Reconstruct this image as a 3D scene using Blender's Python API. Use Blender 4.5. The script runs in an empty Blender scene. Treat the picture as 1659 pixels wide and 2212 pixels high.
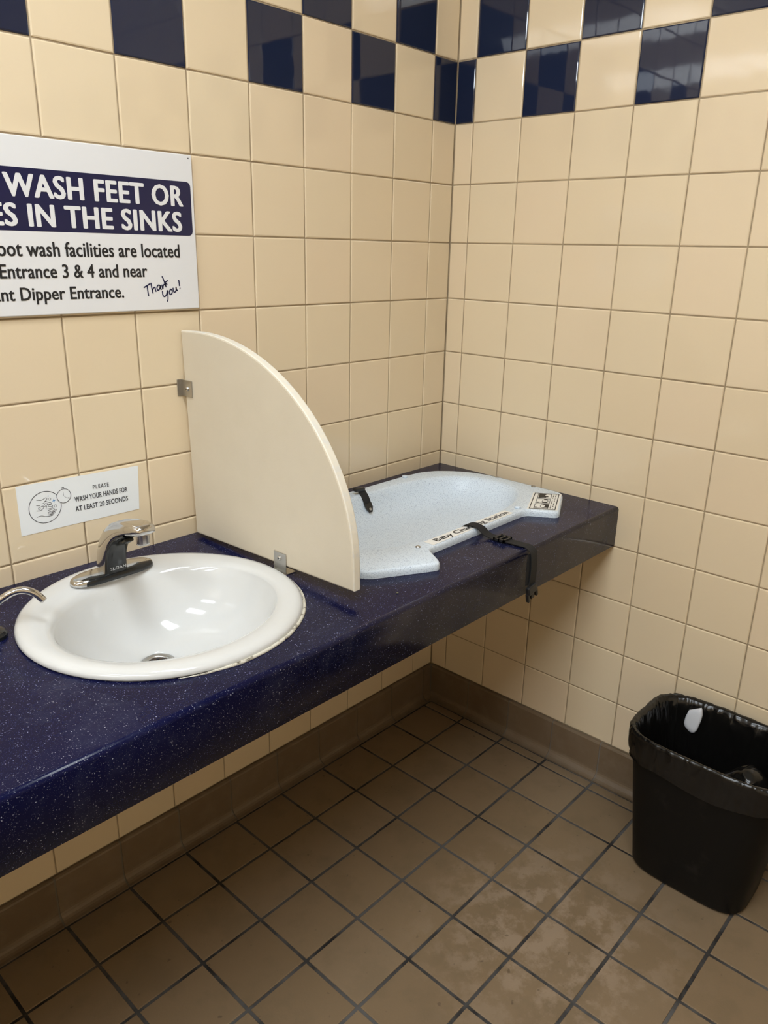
import bpy, bmesh, math, random
from math import sin, cos, pi, radians, sqrt
from mathutils import Vector, Matrix, noise
random.seed(7)
S = bpy.context.scene
COL = S.collection

# ---------------------------------------------------------------- camera
FPX, W, H = 1665.45, 1659, 2212
CAM = Vector((-1.86773, -1.46630, 1.47599))
RT = Vector((0.678563, -0.734251, 0.020660))
UP = Vector((0.223793, 0.233446, 0.946266))
FW = Vector((0.699620, 0.637478, -0.322728))
cd = bpy.data.cameras.new('camera')
cd.sensor_fit = 'VERTICAL'; cd.sensor_height = 36.0; cd.lens = FPX / H * 36.0
cd.clip_start = 0.01
cam = bpy.data.objects.new('camera', cd); COL.objects.link(cam)
R3 = Matrix((RT, UP, -FW)).transposed()
cam.matrix_world = Matrix.Translation(CAM) @ R3.to_4x4()
S.camera = cam

# ---------------------------------------------------------------- world, light, exposure
wd = bpy.data.worlds.new('world'); S.world = wd; wd.use_nodes = True
wd.node_tree.nodes['Background'].inputs[0].default_value = (0.9, 0.93, 1.0, 1)
wd.node_tree.nodes['Background'].inputs[1].default_value = 0.0
S.view_settings.view_transform = 'Standard'; S.view_settings.look = 'None'
S.view_settings.gamma = 1.0; S.view_settings.use_curve_mapping = False
S.view_settings.exposure = 0.0
ROOM_X, ROOM_Y, ROOM_Z = -4.80, -2.90, 2.75
LAMPS = [(x_, y_) for y_ in (-1.15,) for x_ in (-1.50, -2.80, -4.10)]   # wrap-around strip lights on the ceiling
LAMP_E = 24.0                      # radiance of the diffusers
LAMP_C = (0.875, 0.945, 1.0)

# ---------------------------------------------------------------- pixel helper
def PX(x, y, ax, v):
    d = RT * ((x - W / 2) / FPX) + UP * (-(y - H / 2) / FPX) + FW
    t = (v - CAM[ax]) / d[ax]
    return CAM + d * t

# ---------------------------------------------------------------- mesh helpers
def obj(name, bm, mat, parent=None, smooth=False, loc=None):
    me = bpy.data.meshes.new(name)
    if isinstance(bm, bmesh.types.BMesh):
        bm.normal_update(); bm.to_mesh(me); bm.free()
    else:
        me = bm
    if smooth:
        for p in me.polygons: p.use_smooth = True
    if mat: 
        me.materials.clear(); me.materials.append(mat)
    o = bpy.data.objects.new(name, me); COL.objects.link(o)
    if loc is not None: o.location = loc
    if parent: o.parent = parent
    return o
def empty(name, loc=(0, 0, 0), rz=0):
    o = bpy.data.objects.new(name, None); COL.objects.link(o); o.location = loc
    o.rotation_euler = (0, 0, rz); o.empty_display_size = 0.05
    return o
def child(o, parent):
    """parent o, whose mesh is in world coordinates, under a thing"""
    o.parent = parent
    o.matrix_parent_inverse = (Matrix.Translation(parent.location) @ parent.rotation_euler.to_matrix().to_4x4()).inverted()
    return o
def tag(o, label, cat, group=None, kind=None):
    o['label'] = label; o['category'] = cat
    if group: o['group'] = group
    if kind: o['kind'] = kind
    return o
def box(bm, x0, x1, y0, y1, z0, z1):
    r = bmesh.ops.create_cube(bm, size=1.0)
    for v in r['verts']:
        v.co = Vector((x0 + (v.co.x + .5) * (x1 - x0), y0 + (v.co.y + .5) * (y1 - y0), z0 + (v.co.z + .5) * (z1 - z0)))
    return r['verts']
def bevel(bm, off, seg=2, ang=0.5):
    es = [e for e in bm.edges if len(e.link_faces) == 2 and e.calc_face_angle(0) > ang]
    bmesh.ops.bevel(bm, geom=es, offset=off, segments=seg, affect='EDGES', profile=0.5, clamp_overlap=True)
def loft(bm, rings, close_ring=True, cap0=False, cap1=False):
    vs = [[bm.verts.new(p) for p in r] for r in rings]
    n = len(rings[0])
    for a, b in zip(vs, vs[1:]):
        for i in range(n if close_ring else n - 1):
            j = (i + 1) % n
            bm.faces.new((a[i], a[j], b[j], b[i]))
    if cap0: bm.faces.new(list(reversed(vs[0])))
    if cap1: bm.faces.new(vs[-1])
    return vs
def fix_normals(bm): bmesh.ops.recalc_face_normals(bm, faces=bm.faces[:])
def sell(cx, cy, a, b, z, n=2.0, N=64, ph=0.0):
    out = []
    for i in range(N):
        t = 2 * pi * i / N + ph
        c, s = cos(t), sin(t)
        out.append(Vector((cx + a * math.copysign(abs(c) ** (2 / n), c), cy + b * math.copysign(abs(s) ** (2 / n), s), z)))
    return out
def tube(bm, path, rad, n=12, cap=True):
    pts = [Vector(p) for p in path]; rings = []
    T0 = (pts[1] - pts[0]).normalized()
    up = Vector((0, 0, 1)) if abs(T0.z) < 0.9 else Vector((1, 0, 0))
    N0 = T0.cross(up).normalized()
    for i, p in enumerate(pts):
        a = pts[max(i - 1, 0)]; b = pts[min(i + 1, len(pts) - 1)]
        Tn = (b - a).normalized()
        N0 = (N0 - Tn * N0.dot(Tn)).normalized(); B = Tn.cross(N0)
        r = rad[i] if isinstance(rad, (list, tuple)) else rad
        rings.append([p + (N0 * cos(2 * pi * k / n) + B * sin(2 * pi * k / n)) * r for k in range(n)])
    loft(bm, rings, True, cap, cap); fix_normals(bm)
def strap(bm, path, width, thick, wdir):
    """flat webbing swept along path; wdir = direction of the width"""
    pts = [Vector(p) for p in path]; wd_ = Vector(wdir).normalized(); rings = []
    for i, p in enumerate(pts):
        a = pts[max(i - 1, 0)]; b = pts[min(i + 1, len(pts) - 1)]
        Tn = (b - a).normalized(); n = Tn.cross(wd_).normalized(); w = n.cross(Tn).normalized()
        rings.append([p + w * width / 2 + n * thick / 2, p - w * width / 2 + n * thick / 2, p - w * width / 2 - n * thick / 2, p + w * width / 2 - n * thick / 2])
    loft(bm, rings, True, True, True); fix_normals(bm)
def catmull(pts, sub=6):
    P = [Vector(p) for p in pts]; out = []
    for i in range(len(P) - 1):
        p0 = P[max(i - 1, 0)]; p1 = P[i]; p2 = P[i + 1]; p3 = P[min(i + 2, len(P) - 1)]
        for k in range(sub):
            t = k / sub
            out.append(0.5 * ((2 * p1) + (-p0 + p2) * t + (2 * p0 - 5 * p1 + 4 * p2 - p3) * t * t + (-p0 + 3 * p1 - 3 * p2 + p3) * t ** 3))
    out.append(P[-1]); return out
def lathe(bm, prof, c=(0, 0, 0), N=24, axis='Z'):
    rings = []
    for r, z in prof:
        ring = []
        for i in range(N):
            t = 2 * pi * i / N
            v = Vector((r * cos(t), r * sin(t), z))
            if axis == 'X': v = Vector((v.z, v.x, v.y))
            if axis == 'Y': v = Vector((v.x, v.z, -v.y))
            ring.append(v + Vector(c))
        rings.append(ring)
    loft(bm, rings, True, True, True); fix_normals(bm)

# ---------------------------------------------------------------- materials
def newmat(name, base, rough=0.5, metal=0.0, spec=0.5, coat=0.0):
    m = bpy.data.materials.new(name); m.use_nodes = True
    b = m.node_tree.nodes['Principled BSDF']
    b.inputs['Base Color'].default_value = (*base, 1); b.inputs['Roughness'].default_value = rough
    b.inputs['Metallic'].default_value = metal; b.inputs['Specular IOR Level'].default_value = spec
    b.inputs['Coat Weight'].default_value = coat; b.inputs['Coat Roughness'].default_value = 0.05
    return m
class NT:
    def __init__(s, m): s.t = m.node_tree; s.b = s.t.nodes['Principled BSDF']
    def n(s, typ, **kw):
        nd = s.t.nodes.new(typ)
        for k, v in kw.items():
            if k in nd.inputs: nd.inputs[k].default_value = v
            else: setattr(nd, k, v)
        return nd
    def l(s, a, b): s.t.links.new(a, b)
    def coord(s, scale=(1, 1, 1), kind='Object'):
        tc = s.n('ShaderNodeTexCoord'); mp = s.n('ShaderNodeMapping'); mp.inputs['Scale'].default_value = scale
        s.l(tc.outputs[kind], mp.inputs['Vector']); return mp.outputs['Vector']
    def geo(s):
        return s.n('ShaderNodeNewGeometry').outputs['Position']
    def ramp(s, fac, stops):
        r = s.n('ShaderNodeValToRGB'); e = r.color_ramp.elements
        while len(e) < len(stops): e.new(0.5)
        for el, (p, c) in zip(e, stops): el.position = p; el.color = (*c, 1) if len(c) == 3 else c
        s.l(fac, r.inputs['Fac']); return r.outputs['Color']
    def noise(s, vec, scale, detail=3, rough=0.5):
        n = s.n('ShaderNodeTexNoise'); n.inputs['Scale'].default_value = scale; n.inputs['Detail'].default_value = detail
        n.inputs['Roughness'].default_value = rough
        s.l(vec, n.inputs['Vector']); return n.outputs['Fac']
    def mix(s, fac, a, b, mode='MIX'):
        m = s.n('ShaderNodeMix'); m.data_type = 'RGBA'; m.blend_type = mode
        for sock, v in ((m.inputs['Factor'], fac), (m.inputs['A'], a), (m.inputs['B'], b)) if False else ():
            pass
        fi = m.inputs[0]; ai = m.inputs[6]; bi = m.inputs[7]
        for sk, v in ((fi, fac), (ai, a), (bi, b)):
            if isinstance(v, bpy.types.NodeSocket): s.l(v, sk)
            elif isinstance(v, (int, float)): sk.default_value = v
            else: sk.default_value = (*v, 1)
        return m.outputs[2]
    def bump(s, h, strength, dist=0.001):
        b = s.n('ShaderNodeBump'); b.inputs['Strength'].default_value = strength; b.inputs['Distance'].default_value = dist
        s.l(h, b.inputs['Height']); s.l(b.outputs['Normal'], s.b.inputs['Normal'])
    def rnd(s): return s.n('ShaderNodeObjectInfo').outputs['Random']
    def base(s, c): s.l(c, s.b.inputs['Base Color'])

def glazed(name, a, b, c, rough):
    m = newmat(name, a, rough, spec=0.5); t = NT(m)
    col = t.ramp(t.rnd(), [(0.0, a), (0.5, b), (1.0, c)])
    pos = t.geo(); nz = t.noise(pos, 9.0, 2)
    col = t.mix(t.ramp(nz, [(0.35, (0, 0, 0)), (0.75, (.06, .06, .06))]), col, (a[0] * .9, a[1] * .86, a[2] * .8))
    t.base(col); t.bump(t.noise(pos, 14.0, 2), 0.07, 0.002)
    return m
M_CREAM = glazed('cream_glazed_tile', (0.765, 0.622, 0.425), (0.775, 0.642, 0.447), (0.78, 0.630, 0.440), 0.06)
M_NAVYT = glazed('navy_glazed_tile', (0.012, 0.018, 0.045), (0.014, 0.021, 0.05), (0.012, 0.018, 0.048), 0.03)
M_GROUT = newmat('wall_grout', (0.36, 0.28, 0.18), 0.9)
t = NT(M_GROUT); t.base(t.ramp(t.noise(t.geo(), 6, 4), [(0.3, (0.26, 0.19, 0.115)), (0.7, (0.44, 0.35, 0.23))]))

M_FLOOR = newmat('brown_quarry_tile', (0.17, 0.12, 0.07), 0.5); t = NT(M_FLOOR)
pos = t.geo()
c = t.ramp(t.rnd(), [(0, (0.205, 0.140, 0.078)), (0.5, (0.225, 0.155, 0.088)), (1, (0.235, 0.165, 0.098))])
n1 = t.noise(pos, 9.0, 5, 0.6)
c = t.mix(t.ramp(n1, [(0.50, (0, 0, 0)), (0.62, (.30, .30, .30))]), c, (0.15, 0.105, 0.055))
sub = t.n('ShaderNodeVectorMath', operation='DISTANCE'); t.l(pos, sub.inputs[0]); sub.inputs[1].default_value = (-0.60, -0.85, 0)
near = t.ramp(sub.outputs['Value'], [(0.12, (1, 1, 1)), (0.36, (0, 0, 0))])
n2 = t.noise(pos, 16.0, 6, 0.65)
st = t.mix(1.0, near, t.ramp(n2, [(0.47, (0, 0, 0)), (0.58, (.5, .5, .5))]), 'MULTIPLY')
c = t.mix(st, c, (0.40, 0.30, 0.215))
n3 = t.noise(pos, 55.0, 2)
c = t.mix(t.ramp(n3, [(0.70, (0, 0, 0)), (0.76, (.55, .55, .55))]), c, (0.08, 0.05, 0.03))
t.base(c); t.bump(t.noise(pos, 260, 2), 0.25, 0.0006)
t.l(t.ramp(n1, [(0.3, (.42, .42, .42)), (0.7, (.58, .58, .58))]), t.b.inputs['Roughness'])
M_FGROUT = newmat('floor_grout', (0.07, 0.07, 0.075), 0.85); t = NT(M_FGROUT)
t.base(t.ramp(t.noise(t.geo(), 5, 5, 0.7), [(0.38, (0.012, 0.010, 0.009)), (0.52, (0.075, 0.070, 0.066)), (0.75, (0.13, 0.125, 0.12))]))
M_BASE = newmat('brown_base_tile', (0.16, 0.11, 0.065), 0.45); t = NT(M_BASE)
pos = t.geo(); c = t.ramp(t.rnd(), [(0, (0.150, 0.102, 0.058)), (1, (0.180, 0.125, 0.075))])
c = t.mix(t.ramp(t.noise(pos, 20, 5, .6), [(0.45, (0, 0, 0)), (0.8, (.35, .35, .35))]), c, (0.25, 0.2, 0.15)); t.base(c)
t.bump(t.noise(pos, 300, 2), 0.2, 0.0005)
M_BGROUT = newmat('base_grout', (0.17, 0.145, 0.115), 0.85)
M_CEIL = newmat('ceiling_paint', (0.60, 0.59, 0.57), 0.9)

def solid_surface():
    m = newmat('navy_speckled_solid_surface', (0.012, 0.013, 0.05), 0.2, spec=0.17); t = NT(m); pos = t.geo()
    c = t.ramp(t.noise(pos, 2.2, 3), [(0.35, (0.0020, 0.0028, 0.026)), (0.7, (0.0034, 0.0046, 0.038))])
    hz = t.noise(pos, 9, 6, 0.7)
    c = t.mix(t.ramp(hz, [(0.50, (0, 0, 0)), (0.74, (.10, .10, .10))]), c, (0.16, 0.18, 0.28))
    for sc, th, seed, colr, keep in ((290.0, 0.24, 0.0, (0.22, 0.23, 0.31), 0.55), (520.0, 0.30, 3.3, (0.05, 0.055, 0.10), 0.4), (190.0, 0.17, 9.1, (0.46, 0.48, 0.58), 0.72)):
        add = t.n('ShaderNodeVectorMath', operation='ADD'); t.l(pos, add.inputs[0]); add.inputs[1].default_value = (seed, seed * .7, seed * 1.3)
        v = t.n('ShaderNodeTexVoronoi'); v.inputs['Scale'].default_value = sc; t.l(add.outputs[0], v.inputs['Vector'])
        fl = t.ramp(v.outputs['Distance'], [(th * .7, (1, 1, 1)), (th, (0, 0, 0))])
        sp = t.n('ShaderNodeSeparateColor'); t.l(v.outputs['Color'], sp.inputs[0])
        k = t.ramp(sp.outputs[0], [(keep, (0, 0, 0)), (min(keep + .3, 1), (1, 1, 1))])
        c = t.mix(t.mix(1.0, fl, k, 'MULTIPLY'), c, colr)
    t.base(c)
    t.l(t.ramp(hz, [(0.4, (.15, .15, .15)), (0.7, (.30, .30, .30))]), t.b.inputs['Roughness'])
    t.bump(t.noise(pos, 60, 2), 0.03, 0.0006)
    return m
M_COUNTER = solid_surface()
M_PORC = newmat('white_vitreous_china', (0.80, 0.795, 0.77), 0.06); t = NT(M_PORC); pos = t.geo()
v = t.n('ShaderNodeTexVoronoi'); v.inputs['Scale'].default_value = 48.0; t.l(pos, v.inputs['Vector'])
sp = t.n('ShaderNodeSeparateColor'); t.l(v.outputs['Color'], sp.inputs[0])
spk = t.mix(1.0, t.ramp(v.outputs['Distance'], [(0.03, (1, 1, 1)), (0.05, (0, 0, 0))]), t.ramp(sp.outputs[0], [(0.80, (0, 0, 0)), (0.95, (1, 1, 1))]), 'MULTIPLY')
c = t.mix(t.ramp(t.noise(pos, 7, 4), [(0.5, (0, 0, 0)), (0.8, (.5, .5, .5))]), (0.665, 0.665, 0.652), (0.625, 0.615, 0.58))
t.base(t.mix(spk, c, (0.22, 0.20, 0.17)))
M_CHROME = newmat('chrome', (0.62, 0.61, 0.60), 0.10, 1.0); t = NT(M_CHROME)
t.l(t.ramp(t.noise(t.geo(), 40, 4), [(0.3, (.06, .06, .06)), (0.7, (.16, .16, .16))]), t.b.inputs['Roughness'])
M_STEEL = newmat('brushed_stainless', (0.50, 0.49, 0.47), 0.32, 1.0)
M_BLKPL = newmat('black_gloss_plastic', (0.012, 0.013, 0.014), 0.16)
M_BLKMAT = newmat('black_webbing', (0.008, 0.008, 0.009), 0.75); t = NT(M_BLKMAT)
w_ = t.n('ShaderNodeTexWave'); w_.inputs['Scale'].default_value = 260; t.l(t.geo(), w_.inputs['Vector']); t.bump(w_.outputs['Fac'], 0.4, 0.0005)
M_BLKPOLY = newmat('black_buckle_plastic', (0.012, 0.012, 0.013), 0.42)
M_PANEL = newmat('beige_partition_plastic', (0.52, 0.44, 0.325), 0.42); t = NT(M_PANEL); pos = t.geo()
t.base(t.mix(t.ramp(t.noise(pos, 6, 5, .6), [(0.45, (0, 0, 0)), (0.75, (.5, .5, .5))]), (0.66, 0.585, 0.46), (0.60, 0.525, 0.40)))
t.bump(t.noise(pos, 700, 3), 0.35, 0.0006)
M_EDGE = newmat('pale_panel_edge', (0.70, 0.63, 0.51), 0.45); t = NT(M_EDGE); pos = t.geo()
t.base(t.mix(t.ramp(t.noise(pos, 38, 6, .7), [(0.48, (0, 0, 0)), (0.6, (.6, .6, .6))]), (0.80, 0.745, 0.63), (0.70, 0.69, 0.66)))
M_TRAY = newmat('grey_granite_plastic', (0.55, 0.60, 0.68), 0.38); t = NT(M_TRAY); pos = t.geo()
c = t.ramp(t.noise(pos, 420, 3, .7), [(0.33, (0.33, 0.40, 0.52)), (0.46, (0.71, 0.80, 0.89)), (0.75, (0.78, 0.86, 0.95))])
v = t.n('ShaderNodeTexVoronoi'); v.inputs['Scale'].default_value = 300; t.l(pos, v.inputs['Vector'])
sp = t.n('ShaderNodeSeparateColor'); t.l(v.outputs['Color'], sp.inputs[0])
spk = t.mix(1.0, t.ramp(v.outputs['Distance'], [(0.14, (1, 1, 1)), (0.22, (0, 0, 0))]), t.ramp(sp.outputs[0], [(0.72, (0, 0, 0)), (0.9, (.8, .8, .8))]), 'MULTIPLY')
t.base(t.mix(spk, c, (0.13, 0.15, 0.22))); t.bump(t.noise(pos, 500, 2), 0.12, 0.0005)
M_WHITE = newmat('white_sign_plastic', (0.78, 0.78, 0.79), 0.3)
M_SIGNNAVY = newmat('sign_navy_vinyl', (0.008, 0.010, 0.055), 0.25)
M_INK = newmat('black_ink', (0.012, 0.012, 0.014), 0.5)
M_INKNAVY = newmat('navy_ink', (0.010, 0.013, 0.06), 0.5)
M_INKGREY = newmat('dark_grey_ink', (0.045, 0.045, 0.055), 0.5)
M_BLUE = newmat('blue_ink', (0.05, 0.27, 0.62), 0.5)
M_PAPER = newmat('white_laminated_paper', (0.84, 0.87, 0.89), 0.45)
M_STICK = newmat('white_sticker', (0.90, 0.885, 0.84), 0.4)
M_CAULK = newmat('aged_caulk', (0.60, 0.54, 0.42), 0.6); t = NT(M_CAULK)
t.base(t.ramp(t.noise(t.geo(), 60, 4, .7), [(0.36, (0.10, 0.075, 0.045)), (0.48, (0.66, 0.62, 0.52))]))
M_BIN = newmat('black_bin_plastic', (0.008, 0.0075, 0.007), 0.5, spec=0.25); t = NT(M_BIN)
t.base(t.ramp(t.noise(t.geo(), 14, 6, .7), [(0.58, (0.0030, 0.0027, 0.0025)), (0.82, (0.018, 0.016, 0.014))]))
M_BAG = newmat('black_bag_film', (0.005, 0.0046, 0.0042), 0.22); t = NT(M_BAG)

rid = t.n('ShaderNodeTexNoise'); rid.noise_type = 'RIDGED_MULTIFRACTAL'; rid.inputs['Scale'].default_value = 26; rid.inputs['Detail'].default_value = 3; rid.inputs['Distortion'].default_value = 1.2
t.l(t.coord((1, 1, 0.55)), rid.inputs['Vector']); t.bump(rid.outputs['Fac'], 0.8, 0.006)
M_SCRAP = newmat('white_plastic_scrap', (0.75, 0.76, 0.80), 0.35)
M_DRAIN = newmat('drain_grime', (0.05, 0.03, 0.018), 0.7)
M_LAMPBODY = newmat('lamp_housing_white', (0.8, 0.8, 0.8), 0.5)

# ---------------------------------------------------------------- tiled walls
TM = 0.1545; GAP = 0.0022
Z0 = 1.8055                    # bottom line of the checker band
JB, JR = 0.0955, 0.0609        # cut tiles at the corner
BASE_H = 0.120
_tile_cache = {}
def tile_mesh(w, h, th=0.008, cush=0.0030, key='wall'):
    k = (key, round(w, 4), round(h, 4))
    if k in _tile_cache: return _tile_cache[k]
    bm = bmesh.new()
    def ring(ix, d): return [Vector((-w / 2 + ix, -h / 2 + ix, d)), Vector((w / 2 - ix, -h / 2 + ix, d)), Vector((w / 2 - ix, h / 2 - ix, d)), Vector((-w / 2 + ix, h / 2 - ix, d))]
    loft(bm, [ring(0, -th), ring(0, -cush), ring(cush * .3, -cush * .3), ring(cush, 0)], True, False, True)
    me = bpy.data.meshes.new('tile'); bm.normal_update(); bm.to_mesh(me); bm.free()
    _tile_cache[k] = me; return me
def mat_copy(me, mat):
    k = (me.name, mat.name)
    if k in _tile_cache: return _tile_cache[k]
    m2 = me.copy(); m2.materials.append(mat); _tile_cache[k] = m2; return m2
AX = {'back': (Vector((1, 0, 0)), Vector((0, 0, 1)), Vector((0, -1, 0))),
      'right': (Vector((0, -1, 0)), Vector((0, 0, 1)), Vector((-1, 0, 0)))}
zlines = [BASE_H] + [Z0 + k * TM for k in range(-10, 5)] + [ROOM_Z]
def wall(name, side, length, first, nsingle, label):
    bm = bmesh.new()
    if side == 'back': box(bm, ROOM_X, 0.10, 0.0024, 0.10, 0, ROOM_Z)
    else: box(bm, 0.0024, 0.10, ROOM_Y, 0.0024, 0, ROOM_Z)
    wobj = tag(obj(name, bm, M_GROUT), label, 'wall', kind='structure')
    us = [0.0, first]
    while us[-1] < length: us.append(min(us[-1] + TM, length))
    X, Y, N = AX[side]
    far_c = bmesh.new(); far_n = bmesh.new()
    for j in range(len(us) - 1):
        for i in range(len(zlines) - 1):
            k = i - 11                       # row above line k
            u0, u1, z0, z1 = us[j] + GAP / 2, us[j + 1] - GAP / 2, zlines[i] + GAP / 2, zlines[i + 1] - GAP / 2
            if u1 - u0 < 0.01 or z1 - z0 < 0.01: continue
            navy = (k == 0 and j % 2 == 0) or (k == 1 and j % 2 == 1)
            u, z = (u0 + u1) / 2, (z0 + z1) / 2
            pos = Vector((-u, 0, z)) if side == 'back' else Vector((0, -u, z))
            mat = M_NAVYT if navy else M_CREAM
            me = tile_mesh(u1 - u0, z1 - z0)
            ax, ay = random.gauss(0, 0.0014), random.gauss(0, 0.0014)
            Rm = (Matrix((X, Y, N)).transposed() @ Matrix.Rotation(ax, 3, 'X') @ Matrix.Rotation(ay, 3, 'Y')).to_4x4()
            mw = Matrix.Translation(pos) @ Rm
            if j < nsingle and k < 3:
                o = bpy.data.objects.new('tile', mat_copy(me, mat)); COL.objects.link(o)
                o.matrix_world = mw; o.parent = wobj
            else:
                tb = bmesh.new(); tb.from_mesh(me); bmesh.ops.transform(tb, matrix=mw, verts=tb.verts)
                tmp = bpy.data.meshes.new('tmp'); tb.to_mesh(tmp); tb.free()
                (far_n if navy else far_c).from_mesh(tmp); bpy.data.meshes.remove(tmp)
    for b_, m_ in ((far_c, M_CREAM), (far_n, M_NAVYT)):
        if len(b_.verts):
            o = obj('tile_field', b_, m_, wobj); o['kind'] = 'stuff'
        else: b_.free()
    return wobj
wall('wall_back', 'back', -ROOM_X, JB, 13, 'cream tiled wall with navy checker band behind the sink counter')
wall('wall_right', 'right', -ROOM_Y, JR, 11, 'cream tiled wall with navy checker band behind the waste bin')
# walls behind the camera (seen only in reflections)
def checker_wall_mat():
    m = newmat('far_wall_tile', (0.66, 0.53, 0.34), 0.12); return m
for name, d in (('wall_left', (ROOM_X - .1, ROOM_X, ROOM_Y - .1, 0.1)), ('wall_front', (ROOM_X, 0.1, ROOM_Y - .1, ROOM_Y))):
    bm = bmesh.new(); box(bm, d[0], d[1], d[2], d[3], 0, ROOM_Z)
    wobj = tag(obj(name, bm, M_GROUT), 'cream tiled wall with navy band opposite the ' + ('changing station' if name == 'wall_left' else 'counter'), 'wall', kind='structure')
    bc = bmesh.new(); bn = bmesh.new()
    L_ = -ROOM_Y if name == 'wall_left' else -ROOM_X
    n = int(L_ / TM)
    for j in range(n):
        for i in range(len(zlines) - 1):
            k = i - 11; z0, z1 = zlines[i] + GAP / 2, zlines[i + 1] - GAP / 2
            if z1 - z0 < .01: continue
            u0, u1 = j * TM + GAP / 2, (j + 1) * TM - GAP / 2
            navy = (k == 0 and j % 2 == 0) or (k == 1 and j % 2 == 1)
            tgt = bn if navy else bc
            if name == 'wall_left': box(tgt, ROOM_X - .004, ROOM_X + .003, -u1, -u0, z0, z1)
            else: box(tgt, -u1, -u0, ROOM_Y - .004, ROOM_Y + .003, z0, z1)
    for b_, m_ in ((bc, M_CREAM), (bn, M_NAVYT)):
        o = obj('tile_field', b_, m_, wobj); o['kind'] = 'stuff'
bm = bmesh.new(); box(bm, ROOM_X - .1, .1, ROOM_Y - .1, .1, ROOM_Z, ROOM_Z + .1)
tag(obj('ceiling', bm, M_CEIL), 'plain off-white painted ceiling of the washroom', 'ceiling', kind='structure')

# ---------------------------------------------------------------- floor
FX, FY, FT, FG = 0.2317, 0.3377, 0.15824, 0.0075
bm = bmesh.new(); box(bm, ROOM_X - .1, .1, ROOM_Y - .1, .1, -0.10, -0.0022)
floor = tag(obj('floor', bm, M_FGROUT), 'brown quarry tile floor with dark grout joints', 'floor', kind='structure')
TOE = 0.036
xs = [TOE] + [FX + m * FT for m in range(-1, 40)]; xs = [x for x in xs if x < -ROOM_X]
ys = [TOE] + [FY + n * FT for n in range(-1, 40)]; ys = [y for y in ys if y < -ROOM_Y]
far = bmesh.new()
for i in range(len(xs) - 1):
    for j in range(len(ys) - 1):
        x0, x1, y0, y1 = xs[i] + FG / 2, xs[i + 1] - FG / 2, ys[j] + FG / 2, ys[j + 1] - FG / 2
        if x1 - x0 < .01 or y1 - y0 < .01: continue
        me = tile_mesh(x1 - x0, y1 - y0, 0.012, 0.0014, 'floor')
        dz = random.uniform(-0.0004, 0.0004)
        mw = Matrix.Translation((-(x0 + x1) / 2, -(y0 + y1) / 2, dz)) @ Matrix.Rotation(random.gauss(0, .002), 4, 'X') @ Matrix.Rotation(random.gauss(0, .002), 4, 'Y')
        if i <= 12 and j <= 10:
            o = bpy.data.objects.new('tile', mat_copy(me, M_FLOOR)); COL.objects.link(o); o.matrix_world = mw; o.parent = floor
        else:
            tb = bmesh.new(); tb.from_mesh(me); bmesh.ops.transform(tb, matrix=mw, verts=tb.verts)
            tmp = bpy.data.meshes.new('tmp'); tb.to_mesh(tmp); tb.free(); far.from_mesh(tmp); bpy.data.meshes.remove(tmp)
o = obj('tile_field', far, M_FLOOR, floor); o['kind'] = 'stuff'

# ---------------------------------------------------------------- cove base
def cove_profile(d=0.0):
    """(out from the wall, z): rounded top edge, flat face, cove, thin toe"""
    P = [(0.0, BASE_H - d), (0.006 - d, BASE_H - d), (0.0095 - d, BASE_H - .002 - d), (0.0115 - d, BASE_H - .006)]
    cx, cz, r = 0.0115 - d + 0.024, 0.027 - d, 0.024
    for k in range(7):
        a = pi + (pi / 2) * k / 6
        P.append((cx + r * cos(a), cz + r * sin(a)))
    P += [(TOE - 0.002 - d, 0.0025 - d), (TOE - 0.002 - d, -0.004), (0.0, -0.004)]
    return P
def cove_piece(side, u0, u1, d=0.0):
    bm = bmesh.new(); rings = []
    for u in (u0, u1):
        if side == 'back': rings.append([Vector((-u, -o_, z_)) for o_, z_ in cove_profile(d)])
        else: rings.append([Vector((-o_, -u, z_)) for o_, z_ in cove_profile(d)])
    loft(bm, rings, True, True, True); fix_normals(bm); return bm
for side, joints, L_ in (('back', [0.012, .0536] + [.0536 + .1612 * k for k in range(1, 31)], -ROOM_X), ('right', [0.0125] + [.0125 + .1597 * k for k in range(1, 27)], -ROOM_Y)):
    bb = tag(obj('baseboard_' + side, cove_piece(side, 0.004, L_, 0.0016), M_BGROUT), 'brown cove base tiles along the ' + ('counter wall' if side == 'back' else 'wall behind the waste bin'), 'baseboard', kind='structure')
    for a, b in zip(joints, joints[1:]):
        if b < L_: 
            o = obj('base_tile', cove_piece(side, a + .0022, b - .0022), M_BASE, bb)

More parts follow.
